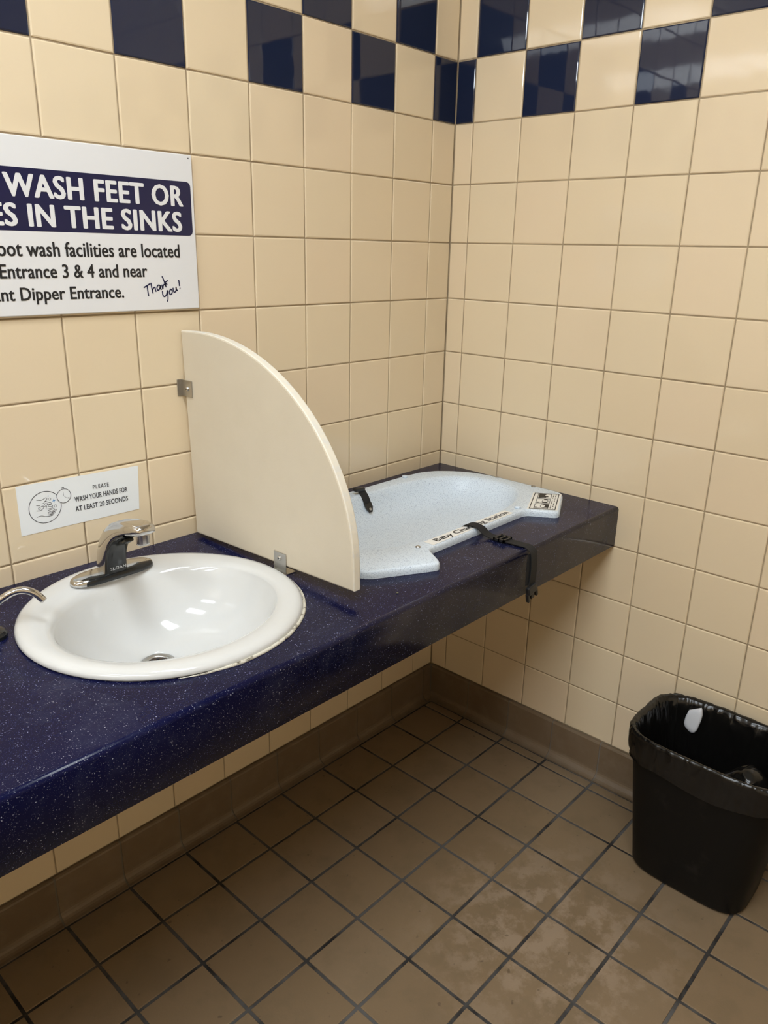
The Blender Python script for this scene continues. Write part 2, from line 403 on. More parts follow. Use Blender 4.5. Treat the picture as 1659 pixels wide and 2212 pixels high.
# ---------------------------------------------------------------- countertop with cut-outs
ZC, ZB, YF = 0.838, 0.7245, -0.613
SCX, SCY, SR = -1.1865, -0.305, 0.2525
def counter():
    bm = bmesh.new(); XL, XR = -2.60, -0.001; YB = -0.001; r = 0.009
    yt = YF + r
    hole1 = sell(SCX, SCY, .215, .205, 0, 2, 64)
    hole2 = sell(TX, TY, TA + .006, TB + .006, 0, TN, 72)
    def layer(z, yfront):
        vs = [bm.verts.new((x, y, z)) for x, y in ((XL, yfront), (XR, yfront), (XR, YB), (XL, YB))]
        es = [bm.edges.new((vs[i], vs[(i + 1) % 4])) for i in range(4)]
        hs = []
        for h in (hole1, hole2):
            hv = [bm.verts.new((p.x, p.y, z)) for p in h]
            es += [bm.edges.new((hv[i], hv[(i + 1) % len(hv)])) for i in range(len(hv))]; hs.append(hv)
        bmesh.ops.triangle_fill(bm, use_beauty=True, use_dissolve=False, edges=es)
        return vs, hs
    tv, th = layer(ZC, yt); bv, bh = layer(ZB, YF + .004)
    for a, b in zip(th, bh):
        n = len(a)
        for i in range(n): bm.faces.new((a[i], a[(i + 1) % n], b[(i + 1) % n], b[i]))
    prof = [(yt + 0, ZC)]
    for k in range(1, 6):
        a = pi / 2 * k / 6; prof.append((yt - r * sin(a), ZC - r + r * cos(a)))
    prof += [(YF, ZC - r), (YF, ZB + .004), (YF + .004, ZB)]
    cols = []
    for xi, (tc, bc) in ((XL, (tv[0], bv[0])), (XR, (tv[1], bv[1]))):
        cols.append([tc] + [bm.verts.new((xi, y, z)) for y, z in prof[1:-1]] + [bc])
    for i in range(len(cols[0]) - 1):
        f = bm.faces.new((cols[0][i], cols[0][i + 1], cols[1][i + 1], cols[1][i])); f.smooth = True
    bm.faces.new([tv[3]] + cols[0] + [bv[3]]); bm.faces.new([tv[2]] + cols[1] + [bv[2]])
    bm.faces.new((tv[2], tv[3], bv[3], bv[2]))
    fix_normals(bm)
    return bm
TX, TY, TA, TB, TN = -0.440, -0.272, 0.352, 0.174, 2.7     # changing tray bowl
tag(obj('countertop', counter(), M_COUNTER), 'dark navy speckled countertop holding the sink and the changing station', 'countertop')

# ---------------------------------------------------------------- sink
sink = tag(empty('sink', (SCX, SCY, ZC)), 'round white ceramic drop-in sink set in the navy countertop', 'sink')
bm = bmesh.new()
N = 72
rg = [(SCX, SCY, .2515, .2515, ZC + .0006), (SCX, SCY, .2535, .2535, ZC + .004), (SCX, SCY, .2515, .2515, ZC + .010), (SCX, SCY, .2455, .2455, ZC + .0145),
      (SCX - .001, SCY - .002, .236, .235, ZC + .0165), (SCX - .003, SCY - .008, .222, .213, ZC + .0155), (SCX - .006, SCY - .0155, .2085, .1905, ZC + .0125),
      (SCX - .001, SCY - .0165, .2035, .1815, ZC + .0085), (SCX - .001, SCY - .0165, .1995, .176, ZC + .000), (SCX - .001, SCY - .0155, .194, .170, ZC - .015), (SCX - .001, SCY - .012, .180, .157, ZC - .047),
      (SCX - .001, SCY - .004, .155, .136, ZC - .078), (SCX - .001, SCY + .010, .120, .106, ZC - .100), (SCX - .001, SCY + .025, .080, .072, ZC - .113),
      (SCX - .001, SCY + .036, .050, .047, ZC - .119), (SCX - .001, SCY + .040, .034, .034, ZC - .1225), (SCX - .001, SCY + .040, .031, .031, ZC - .128)]
rings = [sell(a, b, c_, d, z, 2.0, N) for a, b, c_, d, z in rg]
under = [(SCX - .001, SCY + .040, .038, .038, ZC - .136), (SCX - .001, SCY + .02, .10, .09, ZC - .121), (SCX - .001, SCY - .004, .165, .146, ZC - .086), (SCX - .001, SCY - .0135, .2055, .182, ZC - .012), (SCX, SCY, .21, .20, ZC + .0006)]
rings_u = [sell(a, b, c_, d, z, 2.0, N) for a, b, c_, d, z in under]
loft(bm, rings + rings_u + [rings[0]]); bmesh.ops.remove_doubles(bm, verts=bm.verts, dist=1e-5); fix_normals(bm)
child(obj('basin', bm, M_PORC, smooth=True), sink)
bm = bmesh.new(); dc = (SCX - .001, SCY + .040, ZC - .1265)
lathe(bm, [(.0305, -.002), (.0305, .003), (.028, .0045), (.021, .0035), (.019, .0005), (.019, -.002)], dc, 32)
dr = child(obj('drain', bm, M_STEEL, smooth=True), sink); dr['label'] = 'chrome drain flange with a perforated strainer'
bm = bmesh.new(); lathe(bm, [(.019, -.001), (.019, .0012), (.001, .0022)], dc, 24)
child(obj('strainer', bm, M_DRAIN), dr)
for k in range(7):
    a = 2 * pi * k / 6; r = 0 if k == 6 else .0115
    bm = bmesh.new(); lathe(bm, [(.0032, .0005), (.0032, .0026)], (dc[0] + r * cos(a), dc[1] + r * sin(a), dc[2]), 10)
    child(obj('strainer_hole', bm, M_INK), dr)
bm = bmesh.new(); path = []
for k in range(61):
    a = radians(-118 + 170 * k / 60); rr = .2552 + .0012 * noise.noise(Vector((a * 7, 0, 0)))
    path.append((SCX + rr * cos(a), SCY + rr * sin(a), ZC + .0012))
tube(bm, path, [.0031 * min(1, k / 8, (60 - k) / 8) + .0004 for k in range(61)], 8)
child(obj('caulk_bead', bm, M_CAULK, smooth=True), sink)['label'] = 'yellowed cracked caulk bead'

# ---------------------------------------------------------------- text and line art
def text_mesh(body, bold=0.0, shear=0.0, spacing=1.0):
    cu = bpy.data.curves.new('t', 'FONT'); cu.body = body; cu.size = 1.0; cu.shear = shear
    cu.space_character = spacing; cu.resolution_u = 3
    o = bpy.data.objects.new('t', cu); COL.objects.link(o)
    bpy.context.view_layer.update()
    me = bpy.data.meshes.new_from_object(o.evaluated_get(bpy.context.evaluated_depsgraph_get()))
    bpy.data.objects.remove(o); bpy.data.curves.remove(cu); return me
def bb(me):
    xs_ = [v.co.x for v in me.vertices]; ys_ = [v.co.y for v in me.vertices]
    return min(xs_), max(xs_), min(ys_), max(ys_)
def cap_height(bold): 
    m = text_mesh('H', bold); b = bb(m); bpy.data.meshes.remove(m); return b[3] - b[2], b[2]
def text_line(name, full, vis, x_left, x_right, base, cap, frame, mat, parent, bold=0.0, shear=0.0, spacing=1.0, th=0.0003):
    """frame(u, v, d) -> world point; vis = the part of full that spans x_left..x_right"""
    mv = text_mesh(vis, bold, shear, spacing); bv = bb(mv); bpy.data.meshes.remove(mv)
    ch, low = cap_height(bold)
    sx = (x_right - x_left) / (bv[1] - bv[0]); sy = cap / ch
    me = text_mesh(full, bold, shear, spacing); bf = bb(me)
    src = bmesh.new(); src.from_mesh(me); bpy.data.meshes.remove(me)
    out = bmesh.new()
    offs = [(0, 0)] if bold <= 0 else [(0, 0)] + [(bold * cos(k * pi / 4), bold * .75 * sin(k * pi / 4)) for k in range(8)]
    for ko, (ox, oy) in enumerate(offs):
        vm = {v: out.verts.new(frame(x_right + (v.co.x + ox - bold - bf[1]) * sx, base + (v.co.y + oy * .6 - low) * sy, th + ko * .00004)) for v in src.verts}
        for f in src.faces: out.faces.new([vm[v] for v in f.verts])
    src.free()
    o = obj(name, out, mat); child(o, parent); o['kind'] = 'stuff'; return o
def ribbon(bm, pts, w, frame, d=0.0003, closed=False):
    P = [Vector((p[0], p[1])) for p in pts]; n = len(P)
    L, R_ = [], []
    for i in range(n):
        a = P[(i - 1) % n] if (closed or i > 0) else P[i]; b = P[(i + 1) % n] if (closed or i < n - 1) else P[i]
        t_ = (b - a); t_ = t_.normalized() if t_.length > 1e-9 else Vector((1, 0)); nn = Vector((-t_.y, t_.x)) * w / 2
        L.append(bm.verts.new(frame(P[i].x + nn.x, P[i].y + nn.y, d))); R_.append(bm.verts.new(frame(P[i].x - nn.x, P[i].y - nn.y, d)))
    for i in range(n if closed else n - 1):
        j = (i + 1) % n; bm.faces.new((L[i], R_[i], R_[j], L[j]))
def poly(bm, pts, frame, d=0.0003):
    bm.faces.new([bm.verts.new(frame(p[0], p[1], d)) for p in pts])
def circle(cx, cy, r, n=40, a0=0, a1=2 * pi): return [(cx + r * cos(a0 + (a1 - a0) * k / n), cy + r * sin(a0 + (a1 - a0) * k / n)) for k in range(n)]

# ---------------------------------------------------------------- notice sign
sign = tag(empty('notice_sign', (-1.18, 0, 1.347)), 'large white wall notice with navy banner about not washing feet', 'sign')
SX0, SX1, SZ0, SZ1, SD = -1.485, -0.8735, 1.347, 1.6485, 0.0085
bm = bmesh.new(); box(bm, SX0, SX1, -SD, -0.0004, SZ0, SZ1); bevel(bm, .0018, 2)
child(obj('board', bm, M_WHITE), sign)
fs = lambda u, v, d: Vector((u, -SD - d, v))
def spx(x, y): p = PX(x, y, 1, -SD); return p.x, p.z
bm = bmesh.new()
bx0, bx1, bz0, bz1, br = -1.475, -0.8805, 1.4935, 1.5975, .010
pts = []
for cx, cz, a0 in ((bx1 - br, bz1 - br, 0), (bx0 + br, bz1 - br, pi / 2), (bx0 + br, bz0 + br, pi), (bx1 - br, bz0 + br, 3 * pi / 2)):
    pts += [(cx + br * cos(a0 + pi / 2 * k / 6), cz + br * sin(a0 + pi / 2 * k / 6)) for k in range(7)]
poly(bm, pts, fs, .0003)
ban = child(obj('banner', bm, M_SIGNNAVY), sign); ban['label'] = 'navy banner with rounded corners'
def sline(full, vis, pl, pr_, ptop, pbase, mat, bold, parent, spacing=1.0, d=.0006, capfix=None):
    xl, zl = spx(*pl); xr, zr = spx(*pr_); ztop = spx(*ptop)[1]; zb = spx(*pbase)[1]
    return text_line('lettering', full, vis, xl, xr, (zl + zr) / 2 if capfix is None else zb, ztop - zb, fs, mat, parent, bold=bold, spacing=spacing, th=d)
sline('NOT WASH FEET OR', 'WASH FEET OR', (14.6, 424), (396, 443.5), (382, 400.5), (380, 442), M_WHITE, .042, sign, 1.07, .0007)
sline('SHOES IN THE SINKS', 'IN THE SINKS', (67.5, 487.5), (394, 500.5), (360, 458), (358, 499), M_WHITE, .042, sign, 1.07, .0007)
sline('foot wash facilities are located', 'wash facilities are located', (60, 553), (388.5, 556.5), (385, 528.5), (385, 556), M_INK, .026, sign, 1.02, .0004, 1)
sline('Entrance 3 & 4 and near', 'Entrance 3 & 4 and near', (2, 601.5), (319, 599.5), (2, 571.5), (2, 601.5), M_INK, .026, sign, 1.02, .0004, 1)
sline('Giant Dipper Entrance.', 'Dipper Entrance.', (47, 649), (268.5, 644), (47, 621.5), (47, 649.3), M_INK, .026, sign, 1.02, .0004, 1)
def crop_pts(lst, ox, oy, sc): return [spx(ox + x / sc, oy + y / sc) for x, y in lst]
bm = bmesh.new(); q = 3.7705
strokes = [
    [(1170, 1325), (1195, 1310), (1222, 1292)], [(1198, 1312), (1203, 1350), (1210, 1392)],                                # T
    [(1228, 1285), (1236, 1330), (1246, 1372)], [(1240, 1345), (1252, 1325), (1262, 1325), (1266, 1345), (1272, 1358)],   # h
    [(1300, 1305), (1286, 1306), (1278, 1325), (1284, 1345), (1296, 1340), (1304, 1318), (1302, 1305), (1308, 1335), (1318, 1336)],  # a
    [(1316, 1300), (1322, 1325), (1326, 1335), (1328, 1310), (1340, 1296), (1348, 1306), (1352, 1322)],                  # n
    [(1318, 1232), (1332, 1262), (1350, 1312)], [(1366, 1266), (1344, 1284), (1354, 1294), (1362, 1300)],                # k
    [(1322, 1352), (1326, 1385), (1340, 1398), (1356, 1380), (1362, 1345)], [(1362, 1345), (1368, 1400), (1366, 1430), (1360, 1436)],   # Y
    [(1386, 1342), (1378, 1360), (1384, 1380), (1398, 1374), (1402, 1352), (1392, 1338), (1386, 1342)],                 # o
    [(1408, 1325), (1412, 1352), (1422, 1362), (1434, 1345), (1432, 1318), (1438, 1345), (1448, 1345)],                 # u
    [(1454, 1262), (1458, 1285), (1462, 1312)], [(1464, 1326), (1466, 1332)]]
for s_ in strokes:
    P = catmull([Vector((*a, 0)) for a in s_], 4)
    ribbon(bm, crop_pts([(p.x, p.y) for p in P], 0, 270, q), .0027, fs, .0004)
child(obj('script_lettering', bm, M_INKNAVY), sign)
bm = bmesh.new(); sx_, sz_ = spx(406, 342.5); lathe(bm, [(.0014, 0), (.0014, .0004)], (sx_, -SD - .0004, sz_), 10, 'Y')
child(obj('screw_dot', bm, M_INKGREY), sign)

# ---------------------------------------------------------------- hand washing notice
pn = tag(empty('paper_notice', (-1.18, 0, .93)), 'small white hand washing notice stuck to the tiles above the faucet', 'notice')
def ppx(x, y): p = PX(x, y, 1, -.0008); return p.x, p.z
fp = lambda u, v, d: Vector((u, -.0009 - d, v))
cs_ = [ppx(33, 1052), ppx(298, 1006), ppx(301, 1099), ppx(47, 1159)]
bm = bmesh.new()
loft(bm, [[Vector((x, -.0002, z)) for x, z in cs_], [Vector((x, -.0009, z)) for x, z in cs_]], True, True, True); fix_normals(bm)
child(obj('sheet', bm, M_PAPER), pn)
qs = 1659 / 310.
def cp(x, y): return ppx(x / qs, 1000 + y / qs)
def pline(body, l, r, top, base_l, bold, sp_):
    xl, zl = cp(*l); xr, zr = cp(*r); zt = cp(*top)[1]; zb = cp(*base_l)[1]
    # slight slope of the sheet: follow the baseline between l and r
    fr = lambda u, v, d: fp(u, v + (zr - zl) * ((u - xl) / (xr - xl)), d)
    text_line('lettering', body, body, xl, xr, zl, zt - zb, fr, M_INKGREY, pn, bold=bold, spacing=sp_)
pline('PLEASE', (1075, 302), (1258, 268), (1075, 255), (1075, 301), .012, 1.25)
pline('WASH YOUR HANDS FOR', (868, 452), (1472, 328), (868, 392), (868, 450), .026, 1.05)
pline('AT LEAST 20 SECONDS', (878, 560), (1480, 430), (895, 500), (895, 556), .026, 1.05)
cx_, cz_ = cp(523, 512); rr_ = (cp(712, 500)[0] - cp(334, 530)[0]) / 2
bm = bmesh.new(); ribbon(bm, circle(cx_, cz_, rr_, 56), .0013, fp, .0003, True)
child(obj('ring', bm, M_INKGREY), pn)
wx, wz = cp(737, 380); wr = (cp(818, 372)[0] - cp(656, 390)[0]) / 2
bm = bmesh.new(); poly(bm, circle(wx, wz, wr, 40), fp, .0004); sw = child(obj('stopwatch', bm, M_PAPER), pn)
bm = bmesh.new(); ribbon(bm, circle(wx, wz, wr, 40), .0011, fp, .0006, True)
ribbon(bm, [cp(728, 330), cp(735, 380)], .0005, fp, .0006); ribbon(bm, [cp(735, 380), cp(770, 404)], .0005, fp, .0006)
ribbon(bm, [cp(712, 297), cp(714, 285), cp(732, 281), cp(738, 293)], .0012, fp, .0006)
child(obj('dial', bm, M_INKGREY), pn)
a_, b_ = cp(781, 410), cp(799, 392); text_line('lettering', '20', '20', a_[0], b_[0], a_[1], b_[1] - a_[1], fp, M_INKGREY, pn, th=.0006)['kind'] = 'stuff'
hands = [[(418, 430), (470, 434), (500, 418), (525, 402), (540, 408), (536, 428), (515, 446), (505, 466), (482, 472)],
         [(520, 442), (556, 452), (592, 462), (598, 472), (575, 476), (540, 468)], [(418, 494), (462, 496)],
         [(470, 512), (490, 496), (500, 506), (520, 470), (545, 476), (560, 500), (600, 505), (606, 490), (560, 480)],
         [(420, 556), (475, 548), (520, 500), (540, 500), (532, 530), (575, 528), (612, 516)],
         [(552, 550), (600, 534), (628, 524)], [(552, 572), (610, 552), (645, 532), (648, 546), (600, 568)],
         [(552, 584), (612, 570), (632, 562), (628, 580), (580, 590)], [(552, 600), (606, 594), (610, 604), (560, 616)], [(425, 628), (480, 612), (530, 620), (600, 606)]]
bm = bmesh.new()
for s_ in hands:
    P = catmull([Vector((*a, 0)) for a in s_], 3); ribbon(bm, [cp(p.x, p.y) for p in P], .0009, fp, .0003)
for (x, y, r) in ((573, 416, 14), (640, 496, 14), (453, 528, 12)):
    c0 = cp(x, y); ribbon(bm, circle(c0[0], c0[1], r / qs / 1050, 18), .0006, fp, .0003, True)
child(obj('hand_drawing', bm, M_INKGREY), pn)
bm = bmesh.new()
for (x, y, r) in ((622, 435, 24), (556, 382, 9)):
    c0 = cp(x, y); k_ = r / qs / 1050
    poly(bm, [(c0[0] + (k_ if i % 2 == 0 else k_ * .3) * cos(i * pi / 4 + .1), c0[1] + (k_ if i % 2 == 0 else k_ * .3) * sin(i * pi / 4 + .1)) for i in range(8)], fp, .0004)
child(obj('sparkle', bm, M_BLUE), pn)['label'] = 'blue sparkle star'

# ---------------------------------------------------------------- faucet
FXC, FYC, FZ = -1.190, -0.125, ZC + .0172
fau = tag(empty('faucet', (FXC, FYC, FZ)), 'chrome sensor faucet with black front on the sink rim', 'faucet')
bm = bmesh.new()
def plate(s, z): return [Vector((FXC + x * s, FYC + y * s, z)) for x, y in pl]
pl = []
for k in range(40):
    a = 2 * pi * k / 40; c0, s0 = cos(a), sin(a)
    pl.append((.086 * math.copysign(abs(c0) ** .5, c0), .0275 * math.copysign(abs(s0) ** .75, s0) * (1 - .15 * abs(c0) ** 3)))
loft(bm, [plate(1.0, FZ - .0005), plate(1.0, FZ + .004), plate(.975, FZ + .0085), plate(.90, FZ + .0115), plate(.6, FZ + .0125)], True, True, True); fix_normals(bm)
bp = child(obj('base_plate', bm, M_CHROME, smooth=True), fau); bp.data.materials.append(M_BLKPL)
for p in bp.data.polygons:  # dark reflection on the chrome plate's front, painted in with the black material
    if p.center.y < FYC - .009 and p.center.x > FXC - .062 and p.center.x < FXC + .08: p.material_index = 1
# spout: rounded-rectangle section swept along a curve in the y-z plane
bm = bmesh.new()
prof = [  # (y, z, half width, half depth) along the spine
    (-.117, .850, .0225, .030), (-.118, .872, .0218, .0290), (-.122, .895, .0210, .0272), (-.131, .918, .0208, .0248), (-.146, .939, .0208, .0220), (-.166, .956, .0210, .0195),
    (-.192, .969, .0216, .0170), (-.220, .978, .0226, .0148), (-.246, .983, .0228, .0125), (-.263, .9845, .0205, .0095), (-.271, .9845, .0155, .006)]
FXO = FXC
ctr = [Vector((0, a[0], a[1])) for a in prof]
rings = []
for i, (y, z, hw, hd) in enumerate(prof):
    a = ctr[max(i - 1, 0)]; b = ctr[min(i + 1, len(ctr) - 1)]; T_ = (b - a).normalized()
    if i == 0: T_ = Vector((0, 0, 1))
    n_ = Vector((0, T_.z, -T_.y))          # towards the wall / up side
    ring = []
    for k in range(24):
        t_ = 2 * pi * k / 24; c0, s0 = cos(t_), sin(t_)
        u = hw * math.copysign(abs(c0) ** .45, c0); w = hd * math.copysign(abs(s0) ** .55, s0)
        if w > 0: u *= 1 - .22 * (w / hd) ** 2
        ring.append(Vector((FXO + u, y, z)) + n_ * w)
    rings.append(ring)
loft(bm, rings, True, True, True); fix_normals(bm)
child(obj('spout', bm, M_CHROME, smooth=True), fau)
# black front panel following the underside of the spout
bm = bmesh.new(); rr2 = []
for i, (y, z, hw, hd) in enumerate(prof[:8]):
    a = ctr[max(i - 1, 0)]; b = ctr[min(i + 1, len(ctr) - 1)]; T_ = (b - a).normalized()
    if i == 0: T_ = Vector((0, 0, 1))
    n_ = Vector((0, T_.z, -T_.y)); c0 = Vector((FXO, y, max(z, .8665)))
    w = hw * (.985 if i < 6 else .97)
    top = -.70
    rr2.append([c0 + Vector((w + .0012, 0, 0)) + n_ * hd * top, c0 + Vector((w + .0014, 0, 0)) - n_ * hd * .80, c0 + Vector((w * .86, 0, 0)) - n_ * hd * 1.035, c0 + Vector((w * .4, 0, 0)) - n_ * hd * 1.06,
                c0 + Vector((-w * .4, 0, 0)) - n_ * hd * 1.06, c0 + Vector((-w * .86, 0, 0)) - n_ * hd * 1.035, c0 + Vector((-w - .0014, 0, 0)) - n_ * hd * .80, c0 + Vector((-w - .0012, 0, 0)) + n_ * hd * top])
loft(bm, rr2, False); fix_normals(bm)
sp_ = obj('sensor_panel', bm, M_BLKPL, smooth=True); child(sp_, fau); sp_['label'] = 'black gloss sensor front'
fy0 = FYC + .008 - .030 * 1.065
ff = lambda u, v, d: Vector((u, -.1490 - d - .09 * (v - .872), v))
text_line('lettering', 'SLOAN', 'SLOAN', FXO - .0165, FXO + .0165, .8735, .0062, ff, M_STEEL, sp_, bold=0.0, spacing=1.05, th=.0004)
bm = bmesh.new(); lathe(bm, [(.0115, -.004), (.0122, -.001), (.0122, .016), (.011, .019)], (FXO, -.252, .958), 24)
child(obj('aerator', bm, M_CHROME, smooth=False), fau)
bm = bmesh.new(); box(bm, FXO - .009, FXO + .009, -.205, -.183, .9405, .950); bevel(bm, .003, 2)
bmesh.ops.rotate(bm, cent=Vector((FXO, -.194, .946)), matrix=Matrix.Rotation(radians(-28), 3, 'X'), verts=bm.verts)
child(obj('sensor_eye', bm, M_BLKPL), fau)

# ---------------------------------------------------------------- soap dispenser (left edge)
DB = Vector((-1.452, -.192)); DD = Vector((.862, -.507))
soap = tag(empty('soap_dispenser', (DB.x, DB.y, ZC)), 'chrome gooseneck soap dispenser on the countertop beside the sink', 'soap dispenser')
bm = bmesh.new(); lathe(bm, [(.026, 0.0002), (.026, .006), (.022, .011), (.0135, .013), (.0125, .030), (.009, .033)], (DB.x, DB.y, ZC), 28)
child(obj('collar', bm, M_BLKPL, smooth=False), soap)['label'] = 'black base collar'
sz = [(.000, .866), (.002, .880), (.008, .892), (.018, .902), (.030, .9105), (.044, .9175), (.058, .9195), (.071, .9155), (.081, .9075), (.089, .8965)]
path = [Vector((DB.x + DD.x * s_, DB.y + DD.y * s_, z_)) for s_, z_ in sz]
bm = bmesh.new(); tube(bm, catmull(path, 4), .0063, 16)
child(obj('gooseneck_spout', bm, M_CHROME, smooth=True), soap)

# ---------------------------------------------------------------- partition panel
PXL, PTH = -.9245, .0205
part = tag(empty('privacy_panel', (PXL + PTH / 2, -.27, ZC)), 'beige quarter-round partition panel between the sink and changing station', 'partition')
tilt = radians(1.9); PR = Vector((0, -.0225, .8462))       # rear bottom corner
eu = Vector((0, -cos(tilt), sin(tilt))); ev = Vector((0, sin(tilt), cos(tilt)))
PLEN, PHT = .511, .4565
outline = [(0, 0), (PLEN, 0)]
ph0 = .055
for k in range(33):
    a = (pi / 2) * k / 32
    outline.append((PLEN - .405 + .405 * cos(a) ** .985 if False else (PLEN - .465) + .465 * cos(a), ph0 + (PHT - ph0) * sin(a)))
outline.append((0, PHT))
bm = bmesh.new()
def pface(x, ins):
    c = Vector((PLEN * .45, PHT * .45)); out = []
    n = len(outline)
    for i, (u, v) in enumerate(outline):
        p0 = Vector(outline[i - 1]); p1 = Vector((u, v)); p2 = Vector(outline[(i + 1) % n])
        t0 = (p1 - p0).normalized() if (p1 - p0).length > 1e-6 else (p2 - p1).normalized(); t1 = (p2 - p1).normalized() if (p2 - p1).length > 1e-6 else t0
        n0 = Vector((-t0.y, t0.x)); n1 = Vector((-t1.y, t1.x)); nn = (n0 + n1); nn = nn / max(nn.dot(n0), .3) if nn.length > 1e-6 else n0
        q_ = p1 + nn * ins
        out.append(PR + eu * q_.x + ev * q_.y + Vector((x - PR.x, 0, 0)))
    return out
RB = .0035
vs = loft(bm, [pface(PXL, RB), pface(PXL + .001, RB * .3), pface(PXL + RB, 0), pface(PXL + PTH - RB, 0), pface(PXL + PTH - .001, RB * .3), pface(PXL + PTH, RB)], True, True, True); fix_normals(bm)
pan = obj('panel', bm, M_PANEL); pan.data.materials.append(M_EDGE)
for p in pan.data.polygons:
    if abs(p.normal.x) < .9: p.material_index = 1
    if len(p.vertices) == 4: p.use_smooth = False
child(pan, part)
def bracket(wall_):
    bm = bmesh.new(); t_ = .0022
    if wall_:   # leg on the panel face, leg on the wall
        y0, y1, z0, z1 = -.0405, -.0006, 1.1625, 1.1985
        box(bm, PXL - t_ - .0004, PXL - .0004, y0, y1, z0, z1); bevel(bm, .0007, 1)
        b2 = bmesh.new(); box(b2, PXL - .013, PXL - .0004, -.0028, -.0006, z0, z1); bevel(b2, .0006, 1)
        sc = (PXL - t_ - .0004, -.0245, 1.1795)
    else:
        y0, y1 = -.341, -.303
        box(bm, PXL - t_ - .0004, PXL - .0004, y0, y1, ZC + .0025, ZC + .046); bevel(bm, .0007, 1)
        b2 = bmesh.new(); box(b2, PXL - .0026, PXL + .024, y0, y1, ZC + .0002, ZC + .0024); bevel(b2, .0006, 1)
        sc = (PXL - t_ - .0004, -.322, ZC + .033)
    tmp = bpy.data.meshes.new('tmp'); b2.to_mesh(tmp); b2.free(); bm.from_mesh(tmp); bpy.data.meshes.remove(tmp)
    o = child(obj('bracket', bm, M_STEEL), part); o['label'] = 'stainless bracket fixed to the ' + ('wall' if wall_ else 'countertop')
    bm = bmesh.new(); lathe(bm, [(.0052, 0), (.0050, -.0016), (.0034, -.0030), (.0016, -.0032)], sc, 18, 'X')
    s_ = child(obj('screw', bm, M_CHROME, smooth=True), o)
    bm = bmesh.new(); lathe(bm, [(.0014, -.0030), (.0014, -.0035)], sc, 8, 'X'); child(obj('screw_socket', bm, M_INK), o)
bracket(True); bracket(False)

# ---------------------------------------------------------------- changing station
cst = tag(empty('changing_station', (TX, TY, ZC)), 'grey speckled baby changing tray set into the counter corner', 'changing station')
TZ = ZC + .018
half = [(0, -.060), (.20, -.060), (.262, -.066), (.308, -.086), (.346, -.124), (.374, -.170), (.388, -.222), (.391, -.27), (.391, -.455), (.387, -.470), (.374, -.4795), (.250, -.5435), (.240, -.5465), (.2315, -.541), (.1965, -.482), (.186, -.4765), (0, -.4765)]
outl = [(TX + a, b) for a, b in half] + [(TX - a, b) for a, b in reversed(half[1:-1])]
outl.reverse()                                    # counter-clockwise seen from above
def resample(P, step=.012):
    out = []
    n = len(P)
    for i in range(n):
        a = Vector(P[i]); b = Vector(P[(i + 1) % n]); m_ = max(1, int((b - a).length / step))
        for k in range(m_): out.append(a.lerp(b, k / m_))
    return out
O2 = resample(outl)
for _ in range(1):
    n_ = len(O2); O2 = [(O2[i - 1] + O2[i] * 2 + O2[(i + 1) % n_]) / 4 for i in range(n_)]
def inset(P, d):
    out = []; n_ = len(P)
    for i in range(n_):
        t_ = (P[(i + 1) % n_] - P[i - 1]).normalized(); out.append(P[i] + Vector((-t_.y, t_.x)) * d)
    return out
if sum(O2[i].x * O2[(i + 1) % len(O2)].y - O2[(i + 1) % len(O2)].x * O2[i].y for i in range(len(O2))) < 0: O2.reverse()
bm = bmesh.new()
lv = []
for d, z in ((.0, ZC + .0004), (-.0005, ZC + .008), (.0005, TZ - .005), (.002, TZ - .002), (.0045, TZ - .0004), (.0065, TZ)):
    lv.append([Vector((p.x, p.y, z)) for p in inset(O2, d)])
v1 = loft(bm, lv)
bowl = [(1.0, 0), (.985, -.0015), (.968, -.006), (.945, -.016), (.915, -.031), (.87, -.048), (.80, -.061), (.70, -.068), (.5, -.071), (.25, -.072)]
v2 = loft(bm, [sell(TX, TY, TA * (s_ if s_ > .9 else s_), TB * s_, TZ + dz, TN, 72) for s_, dz in bowl], True, False, True)
es = []
for ring in (v1[-1], v2[0]):
    for i in range(len(ring)): 
        e = bm.edges.get((ring[i], ring[(i + 1) % len(ring)])); es.append(e)
bmesh.ops.triangle_fill(bm, use_beauty=True, use_dissolve=False, edges=es)
fix_normals(bm)
if sum(f.normal.z * f.calc_area() for f in bm.faces) < 0: bmesh.ops.reverse_faces(bm, faces=bm.faces[:])
tray = obj('tray', bm, M_TRAY, smooth=True); child(tray, cst)
def bolt(x, y, z, r, cover):
    bm = bmesh.new()
    if cover: lathe(bm, [(r, 0), (r, r * .35), (r * .85, r * .6), (r * .3, r * .68)], (x, y, z), 20)
    else: lathe(bm, [(r, 0), (r, .0014), (r * .6, .0016), (r * .55, .003), (r * .2, .0034)], (x, y, z), 20)
    child(obj('bolt_cap' if cover else 'bolt', bm, M_TRAY if cover else M_STEEL, smooth=True), cst)
for px_, py_, cov in ((875, 1031, 1), (1118, 1097, 1), (903, 1182, 0), (1074, 1031, 0), (1152, 1051, 0)):
    p = PX(px_, py_, 2, TZ); bolt(p.x, p.y, TZ, (.0085 if cov else .0062), cov)
# name label
ft = lambda u, v, d: Vector((u, v, TZ + .0002 + d))
bm = bmesh.new(); poly(bm, [(-.612, -.4725), (-.294, -.4725), (-.294, -.4445), (-.612, -.4445)], ft, .0001)
nl = child(obj('name_label', bm, M_STICK), cst); nl['label'] = 'white name label'
# letters stand upright for someone facing the counter
text_line('lettering', 'Baby Changing Station', 'Baby Changing Station', -.587, -.303, -.4655, .0165, ft, M_INK, nl, bold=.016, th=.0004)
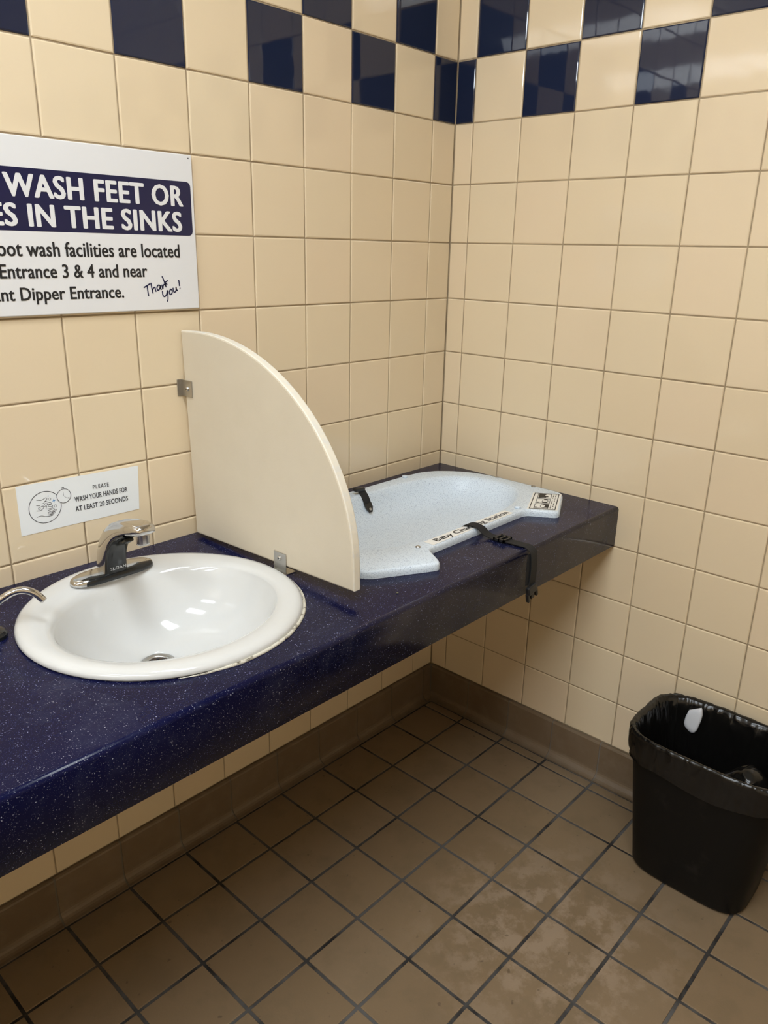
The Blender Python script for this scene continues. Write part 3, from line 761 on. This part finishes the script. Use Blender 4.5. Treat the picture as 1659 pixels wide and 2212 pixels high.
# instruction label on the ear
lc = [PX(x, y, 2, TZ) for x, y in ((1138, 1099), (1204, 1103), (1213, 1068), (1152, 1064))]
def lf(u, v, d):
    a = lc[0].lerp(lc[1], u); b = lc[3].lerp(lc[2], u); p = a.lerp(b, v); return Vector((p.x, p.y, TZ + .0002 + d))
bm = bmesh.new(); poly(bm, [(0, 0), (1, 0), (1, 1), (0, 1)], lf, .0001)
il = child(obj('instruction_label', bm, M_STICK), cst); il['label'] = 'white pictogram instruction label'
bm = bmesh.new()
for x0 in (.06, .90): poly(bm, [(x0, .02), (x0 + .03, .02), (x0 + .03, .98), (x0, .98)], lf, .0004)
poly(bm, [(.06, .96), (.93, .96), (.93, .985), (.06, .985)], lf, .0004); poly(bm, [(.06, .015), (.93, .015), (.93, .04), (.06, .04)], lf, .0004)
for k in range(3):
    y0 = .06 + k * .31; y1 = y0 + .27
    for a, b, c_, d in ((.20, y0, .22, y1), (.66, y0, .68, y1), (.20, y0, .68, y0 + .02), (.20, y1 - .02, .68, y1)):
        poly(bm, [(a, b), (c_, b), (c_, d), (a, d)], lf, .0004)
poly(bm, [(.24, .70), (.50, .72), (.52, .80), (.44, .84), (.50, .93), (.24, .93)], lf, .0005)
poly(bm, [(.52, .74), (.58, .76), (.56, .82), (.50, .80)], lf, .0005)
poly(bm, [(.42, .40), (.60, .40), (.60, .46), (.42, .46)], lf, .0005); poly(bm, [(.46, .56), (.58, .56), (.58, .63), (.46, .63)], lf, .0005)
poly(bm, [(.40, .46), (.42, .46), (.44, .56), (.42, .56)], lf, .0005); poly(bm, [(.60, .46), (.62, .46), (.60, .56), (.58, .56)], lf, .0005)
poly(bm, [(.24, .40), (.31, .40), (.31, .44), (.24, .44)], lf, .0005)
poly(bm, [(.52, .12), (.67, .10), (.67, .30), (.46, .31), (.58, .26)], lf, .0005)
ribbon(bm, [(.42, .14), (.40, .24), (.46, .30), (.56, .26), (.60, .16), (.52, .09)], .018, lf, .0005, True)
poly(bm, [(.22, .10), (.31, .10), (.31, .14), (.22, .14)], lf, .0005)
for k in range(9): 
    y0 = .08 + k * .1
    for x0 in (.73, .81):
        poly(bm, [(x0, y0), (x0 + .025, y0), (x0 + .025, y0 + (.07 if (k + int(x0 * 100)) % 3 else .03)), (x0, y0 + (.07 if (k + int(x0 * 100)) % 3 else .03))], lf, .0005)
child(obj('pictograms', bm, M_INK), il)
# front safety strap
SXc = -.449
pathS = catmull([(SXc - .006, -.4400, TZ - .004), (SXc - .005, -.4475, TZ + .0035), (SXc - .003, -.458, TZ + .0065), (SXc, -.472, TZ + .0055), (SXc + .002, -.486, TZ + .0005), (SXc + .004, -.500, ZC + .0085),
                 (SXc + .006, -.522, ZC + .0048), (SXc + .010, -.556, ZC + .0050), (SXc + .015, -.590, ZC + .0040), (SXc + .018, -.605, ZC + .0025), (SXc + .020, -.6175, ZC - .006), (SXc + .0205, -.6215, ZC - .022), (SXc + .021, -.623, ZC - .055), (SXc + .020, -.621, ZC - .088)], 5)
bm = bmesh.new(); strap(bm, pathS, .0255, .0016, (1, 0, 0))
st1 = child(obj('safety_strap', bm, M_BLKMAT), cst); st1['label'] = 'black webbing strap hanging over the counter edge'
bm = bmesh.new(); strap(bm, catmull([(SXc + .016, -.6165, ZC - .012), (SXc + .012, -.618, ZC - .03), (SXc + .010, -.6190, ZC - .06), (SXc + .012, -.6190, ZC - .086)], 4), .0225, .0014, (1, -.25, 0))
child(obj('strap_tail', bm, M_BLKMAT), st1)
def rounded_box(sx, sy, sz, r, c, rot=None):
    bm = bmesh.new(); box(bm, -sx / 2, sx / 2, -sy / 2, sy / 2, -sz / 2, sz / 2); bevel(bm, r, 2)
    if rot: bmesh.ops.rotate(bm, cent=Vector((0, 0, 0)), matrix=rot, verts=bm.verts)
    bmesh.ops.translate(bm, vec=Vector(c), verts=bm.verts); return bm
def frame_slide(sx, sy, h, bar, c):
    bm = bmesh.new()
    for a in ((-sx / 2, sx / 2, -sy / 2, -sy / 2 + bar), (-sx / 2, sx / 2, sy / 2 - bar, sy / 2), (-sx / 2, -sx / 2 + bar, -sy / 2, sy / 2), (sx / 2 - bar, sx / 2, -sy / 2, sy / 2), (-sx / 2, sx / 2, -bar / 2, bar / 2)):
        box(bm, a[0] + c[0], a[1] + c[0], a[2] + c[1], a[3] + c[1], c[2] - h / 2, c[2] + h / 2)
    return bm
child(obj('slide_adjuster', frame_slide(.034, .030, .0055, .0042, (SXc + .008, -.541, ZC + .0075)), M_BLKPOLY), st1)
bk = rounded_box(.034, .011, .022, .003, (SXc + .019, -.6225, ZC - .098))
for sx_ in (-1, 1):
    box(bk, SXc + .019 + sx_ * .0165 - .003, SXc + .019 + sx_ * .0165 + .003, -.6265, -.6185, ZC - .124, ZC - .104)
box(bk, SXc + .013, SXc + .025, -.6255, -.6195, ZC - .122, ZC - .105)
bmesh.ops.rotate(bk, cent=Vector((SXc + .019, -.6225, ZC - .10)), matrix=Matrix.Rotation(radians(-14), 3, 'Y'), verts=bk.verts)
child(obj('buckle', bk, M_BLKPOLY), st1)
bm = bmesh.new(); box(bm, SXc - .0185, SXc + .008, -.4425, -.4385, TZ - .0095, TZ - .0045); bevel(bm, .0012, 1)
child(obj('strap_ring', bm, M_STEEL), st1)
# rear strap
RX = -.452
bm = bmesh.new()
strap(bm, catmull([(RX - .004, -.096, TZ + .010), (RX - .002, -.098, TZ + .004), (RX + .001, -.1045, TZ - .006), (RX + .002, -.111, TZ - .018), (RX + .002, -.1145, TZ - .026)], 4), .0245, .0022, (1, 0, 0))
st2 = child(obj('rear_strap', bm, M_BLKMAT), cst); st2['label'] = 'short black strap with buckle at the back of the tray'
bm = rounded_box(.036, .014, .010, .003, (RX - .010, -.094, TZ + .012), Matrix.Rotation(radians(8), 3, 'Y')); child(obj('buckle', bm, M_BLKPOLY), st2)
bm = bmesh.new()
n_ = Vector((0, -.86, .5)); dn = Vector((0, -.5, -.86)); c0 = Vector((RX + .002, -.1165, TZ - .028))
tabp = [(-.0125, .004), (.0125, .004), (.0125, -.008), (.005, -.0215), (-.005, -.0215), (-.0125, -.008)]
loft(bm, [[c0 + Vector((a, 0, 0)) + dn * -b + n_ * d for a, b in tabp] for d in (-.001, .0022)], True, True, True); fix_normals(bm)
child(obj('anchor_tab', bm, M_BLKPOLY), st2)
bm = bmesh.new(); lathe(bm, [(.0042, .0), (.004, .0018), (.002, .0026)], (0, 0, 0), 14)
bmesh.ops.transform(bm, matrix=Matrix.Translation(c0 + dn * .013 + n_ * .0018) @ n_.to_track_quat('Z', 'Y').to_matrix().to_4x4(), verts=bm.verts)
child(obj('rivet', bm, M_STEEL, smooth=True), st2)
# debris crumb on the counter
bm = bmesh.new(); bmesh.ops.create_icosphere(bm, subdivisions=1, radius=.0028)
for v in bm.verts: v.co = v.co * random.uniform(.7, 1.2); v.co.z *= .5
bmesh.ops.translate(bm, vec=Vector((-.829, -.5596, ZC + .0012)), verts=bm.verts)
M_CRUMB = newmat('olive_crumb', (.14, .13, .07), .8)
tag(obj('crumb', bm, M_CRUMB), 'tiny olive crumb lying on the counter beside the partition panel', 'debris')

# ---------------------------------------------------------------- waste bin with liner
BX, BY, BH = -.1655, -1.008, .388
bn_ = tag(empty('waste_bin', (BX, BY, 0)), 'black rectangular plastic waste bin standing against the tiled wall', 'waste bin')
def brg(a, b, z, n=4.2, N=72, dx=0, dy=0): return sell(BX + dx, BY + dy, a, b, z, n, N)
def bsize(z): 
    f = z / BH; return .104 + .0285 * f, .140 + .043 * f
bm = bmesh.new(); rs = []
rs.append(brg(bsize(0)[0] - .012, bsize(0)[1] - .012, .0005)); rs.append(brg(bsize(0)[0] - .003, bsize(0)[1] - .003, .004))
for z in (.012, .10, .20, .30, BH - .004): rs.append(brg(*bsize(z), z))
rs.append(brg(bsize(BH)[0] - .002, bsize(BH)[1] - .002, BH)); 
for z in (BH - .004, .30, .15, .012): a, b = bsize(z); rs.append(brg(a - .005, b - .005, z))
loft(bm, rs, True, True, True); fix_normals(bm)
child(obj('body', bm, M_BIN, smooth=True), bn_)
lin = tag(empty('bin_liner', (BX, BY, BH)), 'black plastic bag liner folded over the rim of the waste bin', 'bin liner')
def wr(p, amp, f=30.0, seed=0): return amp * noise.noise(Vector((p.x * f, p.y * f, p.z * f * .45 + seed)))
def wrinkle(ring, amp, seed, f=48):
    out = []
    for p in ring:
        d = Vector((p.x - BX, p.y - BY, 0)).normalized(); k = amp * (noise.noise(Vector((p.x * f, p.y * f, p.z * 14 + seed))) + .7 * (.5 - abs(noise.noise(Vector((p.x * f * 2.3, p.y * f * 2.3, p.z * 26 + seed * .35)))) * 2))
        out.append(p + d * k + Vector((0, 0, .25 * k)))
    return out
NB = 420
bm = bmesh.new(); rs = []
def ringz(off, z, amp, seed):
    a, b = bsize(z); return wrinkle(brg(a + off, b + off, z, 4.2, NB), amp, seed)
hem = []
for p in brg(*[s_ + .0065 for s_ in bsize(.312)], .312, 4.2, NB):
    k = .010 * noise.noise(Vector((p.x * 9, p.y * 9, 1.7))); hem.append(Vector((p.x, p.y, p.z + k)))
rs.append(wrinkle(hem, .0020, 0))
rs += [ringz(.0075, .318, .003, 1), ringz(.0060, .322, .002, 1.3), ringz(.0085, .335, .0025, 2), ringz(.0085, .352, .0022, 3), ringz(.0080, .370, .0022, 4), ringz(.0072, .382, .0022, 5), ringz(.0060, .3895, .0024, 6), ringz(.0025, .3945, .0026, 7),
       ringz(-.0020, .3945, .003, 8), ringz(-.0075, .390, .0035, 9), ringz(-.0110, .380, .004, 10), ringz(-.0125, .360, .005, 11), ringz(-.014, .330, .006, 12), ringz(-.016, .29, .007, 13), ringz(-.019, .24, .008, 14), ringz(-.022, .18, .008, 15), ringz(-.027, .12, .008, 16), ringz(-.035, .07, .006, 17), ringz(-.06, .05, .006, 18), ringz(-.09, .045, .003, 19)]
loft(bm, rs, True, False, True); fix_normals(bm)
child(obj('bag', bm, M_BAG, smooth=True), lin)
bm = bmesh.new(); bmesh.ops.create_icosphere(bm, subdivisions=4, radius=1.0)
for v in bm.verts:
    k = 1 + .15 * noise.noise(v.co * 1.6) + .05 * noise.noise(v.co * 5) + .015 * noise.noise(v.co * 14)
    v.co = Vector((v.co.x * .070 * k - .195, v.co.y * .075 * k - 1.090, v.co.z * .13 * k + .235))
child(obj('bag_fold', bm, M_BAG, smooth=True), lin)
# white plastic piece on the inner back of the liner
wp = [PX(x, y, 0, -.060) for x, y in ((1481.5, 1547), (1489, 1533.5), (1512, 1530), (1515.5, 1529.5), (1517, 1534), (1517.5, 1545), (1515, 1556), (1506, 1577), (1501, 1582), (1495, 1583), (1489, 1580), (1480, 1569), (1477.5, 1561))]
bm = bmesh.new(); cen = sum(wp, Vector()) / len(wp)
loft(bm, [[cen + (p - cen) * s_ + Vector((d, 0, 0)) for p in wp] for s_, d in ((.90, .004), (1.0, .0015), (1.0, -.0015), (.92, -.004), (.6, -.005))], True, True, True); fix_normals(bm)
tag(obj('plastic_scrap', bm, M_SCRAP, smooth=True), 'small white plastic scrap clinging inside the black bin liner', 'litter')

# ---------------------------------------------------------------- ceiling lights (above the frame)
M_DIFF = bpy.data.materials.new('lit_diffuser'); M_DIFF.use_nodes = True
b_ = M_DIFF.node_tree.nodes['Principled BSDF']; b_.inputs['Base Color'].default_value = (.8, .8, .8, 1)
b_.inputs['Emission Color'].default_value = (*LAMP_C, 1); b_.inputs['Emission Strength'].default_value = LAMP_E
for i, (lx, ly) in enumerate(LAMPS):
    lt = tag(empty('ceiling_light', (lx, ly, ROOM_Z)), 'white wrap-around ceiling strip light ' + ('above the sink and partition panel', 'between the two other strip lights', 'by the wall opposite the changing station')[i], 'light', 'ceiling strip lights')
    bm = bmesh.new(); box(bm, lx - .15, lx + .15, ly - .61, ly + .61, ROOM_Z - .025, ROOM_Z - .0005); child(obj('housing', bm, M_LAMPBODY), lt)
    bm = bmesh.new(); rings = []
    for yy in (ly - .59, ly + .59):
        rings.append([Vector((lx - .145 * cos(pi * k / 8), yy, ROOM_Z - .026 - .085 * sin(pi * k / 8))) for k in range(9)])
    loft(bm, rings, True, True, True); fix_normals(bm); child(obj('diffuser', bm, M_DIFF), lt)
